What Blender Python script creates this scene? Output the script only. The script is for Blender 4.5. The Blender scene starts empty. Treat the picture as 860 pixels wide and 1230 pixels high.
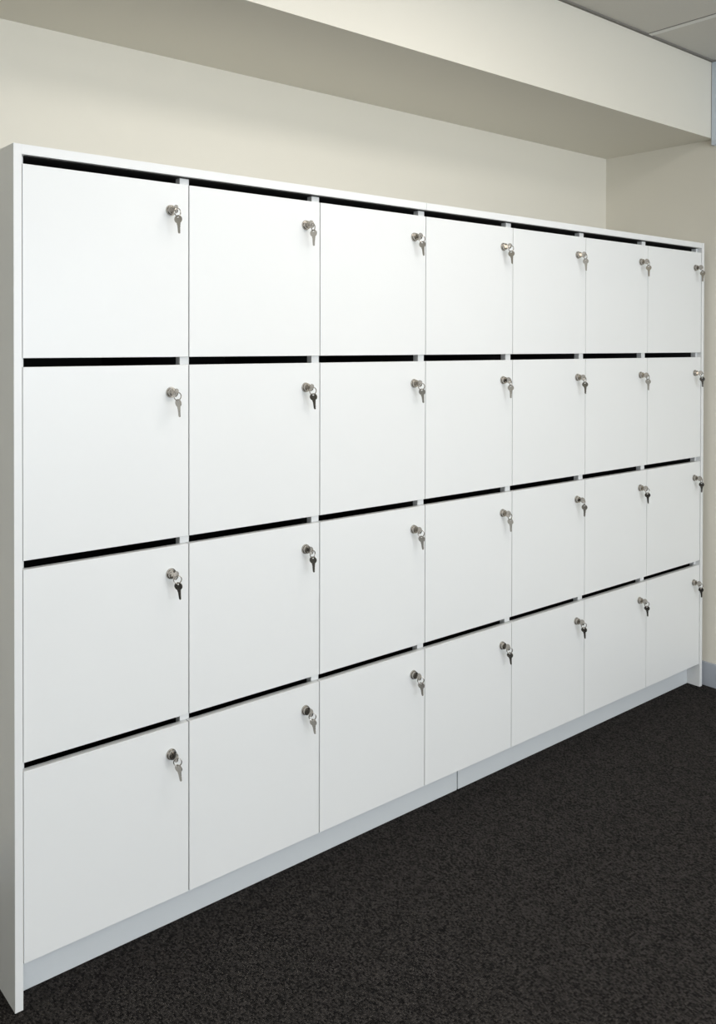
import bpy, bmesh, math, random
import numpy as np
from mathutils import Matrix, Vector
random.seed(3)
W=0.405
# ---------------- camera calibration from known cabinet geometry ----------------
def fit(f):
    pts=[]
    xs=[28,227.5,384,511,614.5,702.5,776.5,842]
    rows={('b',3):[1160,1072,1001,943,898,858,826,800],
          ('b',0):[430,430,428.5,427,426,425,424,424],
          ('t',1):[443,439,437,434.5,433,431,430,429],
          ('b',1):[674,643,618,598,584,570.5,560,551],
          ('t',2):[686,652,627,606,591,577,566,557],
          ('b',2):[917,855,807,769,739,713,691,675],
          ('t',3):[930,866,817,778,746,719,697,681],
          ('t',0):[196,221,243,260,273,285,293,301]}
    def proj(p,P):
        psi,th,ph,cx,cy,cz,py=p[:7]
        fw=np.array([math.sin(psi)*math.cos(th),math.cos(psi)*math.cos(th),math.sin(th)])
        r=np.array([math.cos(psi),-math.sin(psi),0]); u=np.cross(r,fw)
        r2=r*math.cos(ph)+u*math.sin(ph); u2=-r*math.sin(ph)+u*math.cos(ph)
        v=P-np.array([cx,cy,cz]); d=v@fw
        return np.array([430+f*(v@r2)/d, py-f*(v@u2)/d])
    def res(p):
        Pp,D,z0,dd=p[7:11]; out=[]
        for (k,r),ys in rows.items():
            z=z0+(3-r)*Pp+(D if k=='t' else 0)
            for i,y in enumerate(ys):
                q=proj(p,np.array([i*W,0,z]))
                xx=xs[i]
                t=(z-z0)/(4*Pp)
                if i==0: xx=29-4*t
                if i==7: xx=840+4*t
                if 0<i<7: xx=xs[i]-1+2*t
                out+= [q[0]-xx,q[1]-y]
        q=proj(p,np.array([7*W,dd,0])); out+=[(q[0]-828),(q[1]-822)]
        a=proj(p,np.array([0,dd,0])); b=proj(p,np.array([7*W,dd,0]))
        for (x,y) in [(30,1190),(548,945)]:
            out.append(a[1]+(b[1]-a[1])*(x-a[0])/(b[0]-a[0])-y)
        q=proj(p,np.array([-0.009,0,0])); out.append(q[1]-1216)
        return np.array(out)
    p=np.array([.68,-.02,0,-.66,-2.0,1.5,440,.45,.43,.1,.03])
    lam=1e-2; r=res(p); c=r@r
    for it in range(200):
        J=np.zeros((len(r),len(p)))
        for j in range(len(p)):
            h=1e-5*(100 if j==6 else 1); q=p.copy(); q[j]+=h; J[:,j]=(res(q)-r)/h
        A=J.T@J; g=J.T@r
        s=np.linalg.solve(A+lam*np.diag(np.diag(A)),-g)
        r2=res(p+s); c2=r2@r2
        if c2<c: p=p+s; r=r2; c=c2; lam=max(lam/5,1e-9)
        else: lam*=4
        if lam>1e8: break
    return p,math.sqrt(c/len(r)),proj
F=1067
p,e,proj=fit(F)
psi,th,ph,CX,CY,CZ,PY,P,D,Z0,DD=[float(v) for v in p]

# ---------------- materials ----------------
def new_mat(name,col,rough=.5,metal=0.,noise=0,scale=50,bump=0,bscale=200):
    m=bpy.data.materials.new(name); m.use_nodes=True
    nt=m.node_tree; b=nt.nodes['Principled BSDF']
    b.inputs['Base Color'].default_value=(*col,1); b.inputs['Roughness'].default_value=rough
    b.inputs['Metallic'].default_value=metal
    tc=nt.nodes.new('ShaderNodeTexCoord')
    if noise:
        n=nt.nodes.new('ShaderNodeTexNoise'); n.inputs['Scale'].default_value=scale; n.inputs['Detail'].default_value=4
        nt.links.new(tc.outputs['Object'],n.inputs['Vector'])
        r=nt.nodes.new('ShaderNodeMixRGB'); r.inputs[1].default_value=(*[c*(1-noise) for c in col],1); r.inputs[2].default_value=(*[min(1,c*(1+noise)) for c in col],1)
        nt.links.new(n.outputs['Fac'],r.inputs[0]); nt.links.new(r.outputs[0],b.inputs['Base Color'])
    if bump:
        n=nt.nodes.new('ShaderNodeTexNoise'); n.inputs['Scale'].default_value=bscale
        nt.links.new(tc.outputs['Object'],n.inputs['Vector'])
        bp=nt.nodes.new('ShaderNodeBump'); bp.inputs['Strength'].default_value=bump; bp.inputs['Distance'].default_value=.002
        nt.links.new(n.outputs['Fac'],bp.inputs['Height']); nt.links.new(bp.outputs['Normal'],b.inputs['Normal'])
    return m
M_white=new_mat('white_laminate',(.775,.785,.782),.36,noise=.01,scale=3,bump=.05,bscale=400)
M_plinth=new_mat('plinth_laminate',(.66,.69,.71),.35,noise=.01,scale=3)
M_dark=new_mat('interior_shade',(.012,.012,.012),.8,noise=.1)  # near-black colour stands in for shade inside the compartments
M_wall=new_mat('cream_paint',(.73,.70,.615),.7,noise=.015,scale=2,bump=.12,bscale=300)
M_base=new_mat('grey_trim_paint',(.40,.43,.48),.5,noise=.02)
M_daylit=new_mat('daylit_wall_blue',(.62,.68,.74),.5,noise=.02)  # blue tint stands for daylight falling on the right wall
M_ceil=new_mat('ceiling_tile',(.62,.60,.55),.9,noise=.04,scale=150,bump=.3,bscale=150)
M_bar=new_mat('tee_bar',(.75,.74,.7),.5,noise=.01)
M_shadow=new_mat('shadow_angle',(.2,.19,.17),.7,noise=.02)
M_chrome=new_mat('nickel',(.42,.395,.36),.2,.95,noise=.05)
M_keyhole=new_mat('lock_core',(.10,.09,.08),.4,.6,noise=.05)
# carpet
M_carpet=bpy.data.materials.new('loop_carpet'); M_carpet.use_nodes=True
nt=M_carpet.node_tree; b=nt.nodes['Principled BSDF']; b.inputs['Roughness'].default_value=.95
b.inputs['Specular IOR Level'].default_value=.1
tc=nt.nodes.new('ShaderNodeTexCoord')
mp=nt.nodes.new('ShaderNodeMapping'); mp.inputs['Scale'].default_value=(1,.7,1); nt.links.new(tc.outputs['Object'],mp.inputs[0])
v=nt.nodes.new('ShaderNodeTexVoronoi'); v.inputs['Scale'].default_value=260; v.inputs['Randomness'].default_value=.25
nt.links.new(mp.outputs[0],v.inputs['Vector'])
n2=nt.nodes.new('ShaderNodeTexNoise'); n2.inputs['Scale'].default_value=330; n2.inputs['Detail'].default_value=2
nt.links.new(tc.outputs['Object'],n2.inputs['Vector'])
sep=nt.nodes.new('ShaderNodeSeparateColor'); nt.links.new(v.outputs['Color'],sep.inputs[0])
ma=nt.nodes.new('ShaderNodeMath'); ma.operation='MULTIPLY'; nt.links.new(sep.outputs[0],ma.inputs[0]); nt.links.new(n2.outputs['Fac'],ma.inputs[1])
cr=nt.nodes.new('ShaderNodeValToRGB'); e0=cr.color_ramp.elements
e0[0].position=.03; e0[0].color=(.006,.0054,.0052,1); e0[1].position=.6; e0[1].color=(.052,.0465,.0435,1)
nt.links.new(ma.outputs[0],cr.inputs[0]); nt.links.new(cr.outputs[0],b.inputs['Base Color'])
bp=nt.nodes.new('ShaderNodeBump'); bp.inputs['Strength'].default_value=.8; bp.inputs['Distance'].default_value=.003; bp.invert=True
nt.links.new(v.outputs['Distance'],bp.inputs['Height']); nt.links.new(bp.outputs['Normal'],b.inputs['Normal'])

# ---------------- helpers ----------------
def add_obj(name,bm,mats,parent=None,smooth=False):
    me=bpy.data.meshes.new(name); bm.to_mesh(me); bm.free()
    for m in mats: me.materials.append(m)
    if smooth:
        for q in me.polygons: q.use_smooth=True
    o=bpy.data.objects.new(name,me); bpy.context.collection.objects.link(o)
    if parent: o.parent=parent
    return o
def bbox(bm,a,b,mi=0,bev=0):
    r=bmesh.ops.create_cube(bm,size=1)
    vs=r['verts']
    for v in vs:
        for i in range(3): v.co[i]=a[i]+(v.co[i]+.5)*(b[i]-a[i])
    fs=set(f for v in vs for f in v.link_faces)
    for f in fs: f.material_index=mi
    if bev:
        es=set(e for v in vs for e in v.link_edges)
        r=bmesh.ops.bevel(bm,geom=list(es),offset=bev,segments=2,affect='EDGES',profile=.5)
        for f in r['faces']: f.material_index=mi
def box(name,a,b,mat,parent=None,bev=0):
    bm=bmesh.new(); bbox(bm,a,b,0,bev); return add_obj(name,bm,[mat],parent)

# ---------------- locker cabinet ----------------
T=.018; DEP=.48; GAP=P-D
ztop=Z0+3*P+D+GAP       # underside of the top panel
TT=.022
cab=bpy.data.objects.new('locker_cabinet',None); bpy.context.collection.objects.link(cab)
LW=7*W
box('side_panel_left',(-T-.001,-.003,0),(-.001,DEP,ztop+TT),M_white,cab,.001)
box('side_panel_right',(LW+.001,-.003,0),(LW+T+.001,DEP,ztop+TT),M_white,cab,.001)
bm=bmesh.new()
bbox(bm,(-.001,-.002,ztop),(W*3.0-.0006,DEP,ztop+TT),0,.0008)
bbox(bm,(W*3+.0006,-.002,ztop),(LW+.001,DEP,ztop+TT),0,.0008)
add_obj('top_panel',bm,[M_white],cab)
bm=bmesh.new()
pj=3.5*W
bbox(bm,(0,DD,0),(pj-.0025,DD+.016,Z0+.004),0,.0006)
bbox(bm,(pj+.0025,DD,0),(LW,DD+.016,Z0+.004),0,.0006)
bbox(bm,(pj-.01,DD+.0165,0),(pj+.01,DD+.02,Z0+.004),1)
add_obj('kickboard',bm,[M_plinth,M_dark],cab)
yd=.0185
bm=bmesh.new()
for i in range(0,8):
    x=i*W
    a,b_=x-.015,x+.010
    if i==0:a,b_=0,.009
    if i==7:a,b_=LW-.012,LW
    bbox(bm,(a,yd,Z0+.004),(b_,yd+.02,ztop),0)
    bbox(bm,(a,yd+.02,Z0+.004),(b_,DEP-.01,ztop),1)  # rear of the divider coloured dark as interior shade
for r in range(4):
    z=Z0+r*P
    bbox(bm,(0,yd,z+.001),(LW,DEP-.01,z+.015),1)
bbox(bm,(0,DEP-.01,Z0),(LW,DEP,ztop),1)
bbox(bm,(.009,.008,ztop-.0015),(LW-.012,DEP-.01,ztop),1)  # dark sheet added under the top to deepen shade in the slot
add_obj('carcass',bm,[M_white,M_dark],cab)
for r in range(4):
    for c in range(7):
        z=Z0+(3-r)*P
        box(f'door_{r+1}_{c+1}',(c*W+.0014,0,z),((c+1)*W-.0014,T,z+D),M_white,cab,.0009)

# lock + keys mesh (origin at door face, -Y outwards)
def cyl(bm,r1,r2,h,mat4,mi=0,seg=24):
    q=bmesh.ops.create_cone(bm,cap_ends=True,segments=seg,radius1=r1,radius2=r2,depth=h,matrix=mat4)
    for f in set(f for v in q['verts'] for f in v.link_faces): f.material_index=mi
def torus(bm,R,r,mat4,mi=0,n=24,m=8):
    vs=[[bm.verts.new(mat4@Vector(((R+r*math.cos(2*math.pi*j/m))*math.cos(2*math.pi*i/n),(R+r*math.cos(2*math.pi*j/m))*math.sin(2*math.pi*i/n),r*math.sin(2*math.pi*j/m)))) for j in range(m)] for i in range(n)]
    for i in range(n):
        for j in range(m):
            f=bm.faces.new((vs[i][j],vs[(i+1)%n][j],vs[(i+1)%n][(j+1)%m],vs[i][(j+1)%m])); f.material_index=mi
def key_profile():
    pts=[]
    R=.0105
    for k in range(21):
        a=math.radians(-65+ (310*k/20)); pts.append((R*math.cos(a),-.007+R*math.sin(a)*.95))
    pts+= [(-.0045,-.020),(-.0035,-.021),(-.0035,-.038),(-.0015,-.041),(.001,-.0405),(.0022,-.038),(.0012,-.036),(.003,-.034),(.0015,-.032),(.0034,-.030),(.002,-.028),(.0035,-.026),(.0035,-.021),(.0045,-.020)]
    return pts
def key(bm,mat4,mi=0,th=.0022):
    pr=key_profile(); hole=[(.0026*math.cos(2*math.pi*k/12),.0026*math.sin(2*math.pi*k/12)-.0012) for k in range(12)]
    tmp=bmesh.new()
    vo=[tmp.verts.new((x,y,-th/2)) for x,y in pr]; vh=[tmp.verts.new((x,y,-th/2)) for x,y in hole]
    es=[tmp.edges.new((vo[i],vo[(i+1)%len(vo)])) for i in range(len(vo))]+[tmp.edges.new((vh[i],vh[(i+1)%12])) for i in range(12)]
    bmesh.ops.triangle_fill(tmp,edges=es,use_beauty=True,use_dissolve=False)
    r=bmesh.ops.extrude_face_region(tmp,geom=tmp.faces[:])
    for v in r['geom']:
        if isinstance(v,bmesh.types.BMVert): v.co.z+=th
    bmesh.ops.recalc_face_normals(tmp,faces=tmp.faces[:])
    tmp.transform(mat4)
    me=bpy.data.meshes.new('t'); tmp.to_mesh(me); tmp.free(); n0=len(bm.faces)
    bm.from_mesh(me); bpy.data.meshes.remove(me)
    bm.faces.ensure_lookup_table()
    for f in bm.faces[n0:]: f.material_index=mi
RX=Matrix.Rotation(math.radians(90),4,'X')
def lock_mesh(name,turn,sw,sw2,face):
    bm=bmesh.new()
    cyl(bm,.0135,.0125,.004,Matrix.Translation((0,-.002,0))@RX)
    cyl(bm,.011,.0105,.008,Matrix.Translation((0,-.007,0))@RX)
    cyl(bm,.0085,.0085,.0015,Matrix.Translation((0,-.0115,0))@RX,1)
    # inserted key: blade into the lock (+Y), bow outwards (-Y)
    B=Matrix.Translation((0,-.032,0))@Matrix.Rotation(turn,4,'Y')@Matrix(((0,0,1,0),(0,-1,0,0),(1,0,0,0),(0,0,0,1)))
    key(bm,B)
    rc=Vector((0,-.032,-.008))
    rot=Matrix.Rotation(math.radians(sw),4,'Z')
    torus(bm,.0095,.0010,Matrix.Translation(rc)@rot@RX)
    torus(bm,.0095,.0010,Matrix.Translation(rc+Vector((0,-.0012,0)))@rot@RX)
    H=Matrix.Translation(rc+Vector((.0015,0,-.0095)))@Matrix.Rotation(math.radians(sw2),4,'Y')@Matrix.Rotation(math.radians(face),4,'Z')@RX
    key(bm,H)
    me=bpy.data.meshes.new(name); bmesh.ops.recalc_face_normals(bm,faces=bm.faces[:]); bm.to_mesh(me); bm.free()
    me.materials.append(M_chrome); me.materials.append(M_keyhole)
    return me
variants=[lock_mesh('cam_lock_with_keys_%d'%i,math.radians(a),s,s2,fc) for i,(a,s,s2,fc) in enumerate([(0,10,-6,-62),(20,-20,-10,-55),(-12,22,-3,-72),(15,0,-7,-80),(8,-35,-12,-68)])]
for r in range(4):
    for c in range(7):
        z=Z0+(3-r)*P+D-.066
        o=bpy.data.objects.new(f'lock_{r+1}_{c+1}',variants[(r*3+c*2+r*c)%5]); bpy.context.collection.objects.link(o)
        o.parent=cab; o.location=((c+1)*W-.049,0,z)

# ---------------- room ----------------
XR=LW+.045; XL=-3.6; YB=DEP+.02; YF=-5.0
ZS=CZ+.430*2.015; ZC=CZ+.590*2.015; YK=-.03
box('floor',(XL-.1,YF-.1,-.1),(XR+.1,YB+.1,0),M_carpet)
box('wall_back',(XL-.1,YB,0),(XR+.1,YB+.1,ZC+.1),M_wall)
box('wall_right',(XR,YF,0),(XR+.1,YB,ZC+.1),M_wall)
box('wall_left',(XL-.1,YF,0),(XL,YB,ZC+.1),M_wall)
box('bulkhead',(XL,YK,ZS),(XR,YB,ZC+.1),M_wall)
box('ceiling',(XL-.1,YF,ZC),(XR+.1,YK,ZC+.1),M_ceil)
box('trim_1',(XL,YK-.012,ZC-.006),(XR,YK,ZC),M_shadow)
box('daylit_strip',(XR-.03,-1.6,ZS-.03),(XR,YK-.002,ZC-.006),M_daylit,bev=.002)  # added panel carrying the wall's bluish daylight in its colour
box('baseboard_right',(XR-.012,YF,0),(XR,YB,.10),M_base,bev=.002)
box('baseboard_back',(XL,YB-.012,0),(-.03,YB,.10),M_base,bev=.002)
# ceiling tee grid
bm=bmesh.new()
x0=2.37
k=-8
while x0+k*1.2<XR:
    x=x0+k*1.2
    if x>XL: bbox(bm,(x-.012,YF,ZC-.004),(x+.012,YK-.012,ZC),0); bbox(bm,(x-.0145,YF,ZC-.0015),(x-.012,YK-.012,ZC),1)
    k+=1
y=YK-.45
while y>YF:
    bbox(bm,(XL,y-.012,ZC-.0038),(XR,y+.012,ZC),0); y-=.6
add_obj('ceiling_tee_grid',bm,[M_bar,M_shadow])
# window wall
wins=[(-2.9,-1.1),(-.6,1.2),(1.5,2.6)]  # openings out of view, added to light the lockers from the front
bm=bmesh.new()
zs0,zs1=.8,2.35
bbox(bm,(XL,YF-.1,0),(XR,YF,zs0)); bbox(bm,(XL,YF-.1,zs1),(XR,YF,ZC))
ex=[XL]+[v for w in wins for v in w]+[XR]
for i in range(0,len(ex),2): bbox(bm,(ex[i],YF-.1,zs0),(ex[i+1],YF,zs1))
add_obj('wall_front',bm,[M_wall])
def area(name,loc,rot,sx,sy,en,col):
    l=bpy.data.lights.new(name,'AREA'); l.shape='RECTANGLE'; l.size=sx; l.size_y=sy; l.energy=en; l.color=col
    o=bpy.data.objects.new(name,l); bpy.context.collection.objects.link(o); o.location=loc; o.rotation_euler=rot; return o
for i,(a,b_) in enumerate(wins):
    bm=bmesh.new()
    for q in [((a,zs0),(a+.05,zs1)),((b_-.05,zs0),(b_,zs1)),((a+.05,zs0),(b_-.05,zs0+.05)),((a+.05,zs1-.05),(b_-.05,zs1)),(((a+b_)/2-.02,zs0+.05),((a+b_)/2+.02,zs1-.05))]:
        bbox(bm,(q[0][0],YF-.08,q[0][1]),(q[1][0],YF-.03,q[1][1]))
    add_obj(f'unseen_window_{i+1}',bm,[M_bar])
    area(f'window_fill_{i+1}',((a+b_)/2,YF-.12,(zs0+zs1)/2),(math.radians(90),0,0),b_-a,zs1-zs0,[42,80,52][i],(.89,.945,1))  # added fill lamp behind each unseen opening
# troffers out of view, added and placed to grade light on doors and wall
for i,(x,y,en) in enumerate([(-2.0,-2.6,16),(.95,-1.08,20),(1.3,-3.48,22)]):
    bm=bmesh.new()
    for q in [((-.6,-.3),(.6,-.28)),((-.6,.28),(.6,.3)),((-.6,-.28),(-.58,.28)),((.58,-.28),(.6,.28))]:
        bbox(bm,(x+q[0][0],y+q[0][1],ZC-.012),(x+q[1][0],y+q[1][1],ZC))
    add_obj('unseen_ceiling_light' ,bm,[M_bar])
    area('unseen_troffer_lamp_%d'%(i+1),(x,y,ZC-.008),(0,0,0),1.14,.54,en,(1,.955,.90))
w=bpy.data.worlds.new('World'); bpy.context.scene.world=w; w.use_nodes=True
w.node_tree.nodes['Background'].inputs[0].default_value=(.75,.85,1,1); w.node_tree.nodes['Background'].inputs[1].default_value=1

# ---------------- camera ----------------
cd=bpy.data.cameras.new('camera'); co=bpy.data.objects.new('camera',cd); bpy.context.collection.objects.link(co)
fw=Vector((math.sin(psi)*math.cos(th),math.cos(psi)*math.cos(th),math.sin(th)))
r_=Vector((math.cos(psi),-math.sin(psi),0)); u_=r_.cross(fw)
r2=r_*math.cos(ph)+u_*math.sin(ph); u2=-r_*math.sin(ph)+u_*math.cos(ph)
co.matrix_world=Matrix(((r2.x,u2.x,-fw.x,CX),(r2.y,u2.y,-fw.y,CY),(r2.z,u2.z,-fw.z,CZ),(0,0,0,1)))
cd.sensor_width=36; cd.lens=F*36/1230; cd.shift_y=(PY-615)/1230; cd.clip_start=.05
bpy.context.scene.camera=co
bpy.context.scene.view_settings.view_transform='Standard'
bpy.context.scene.view_settings.exposure=0
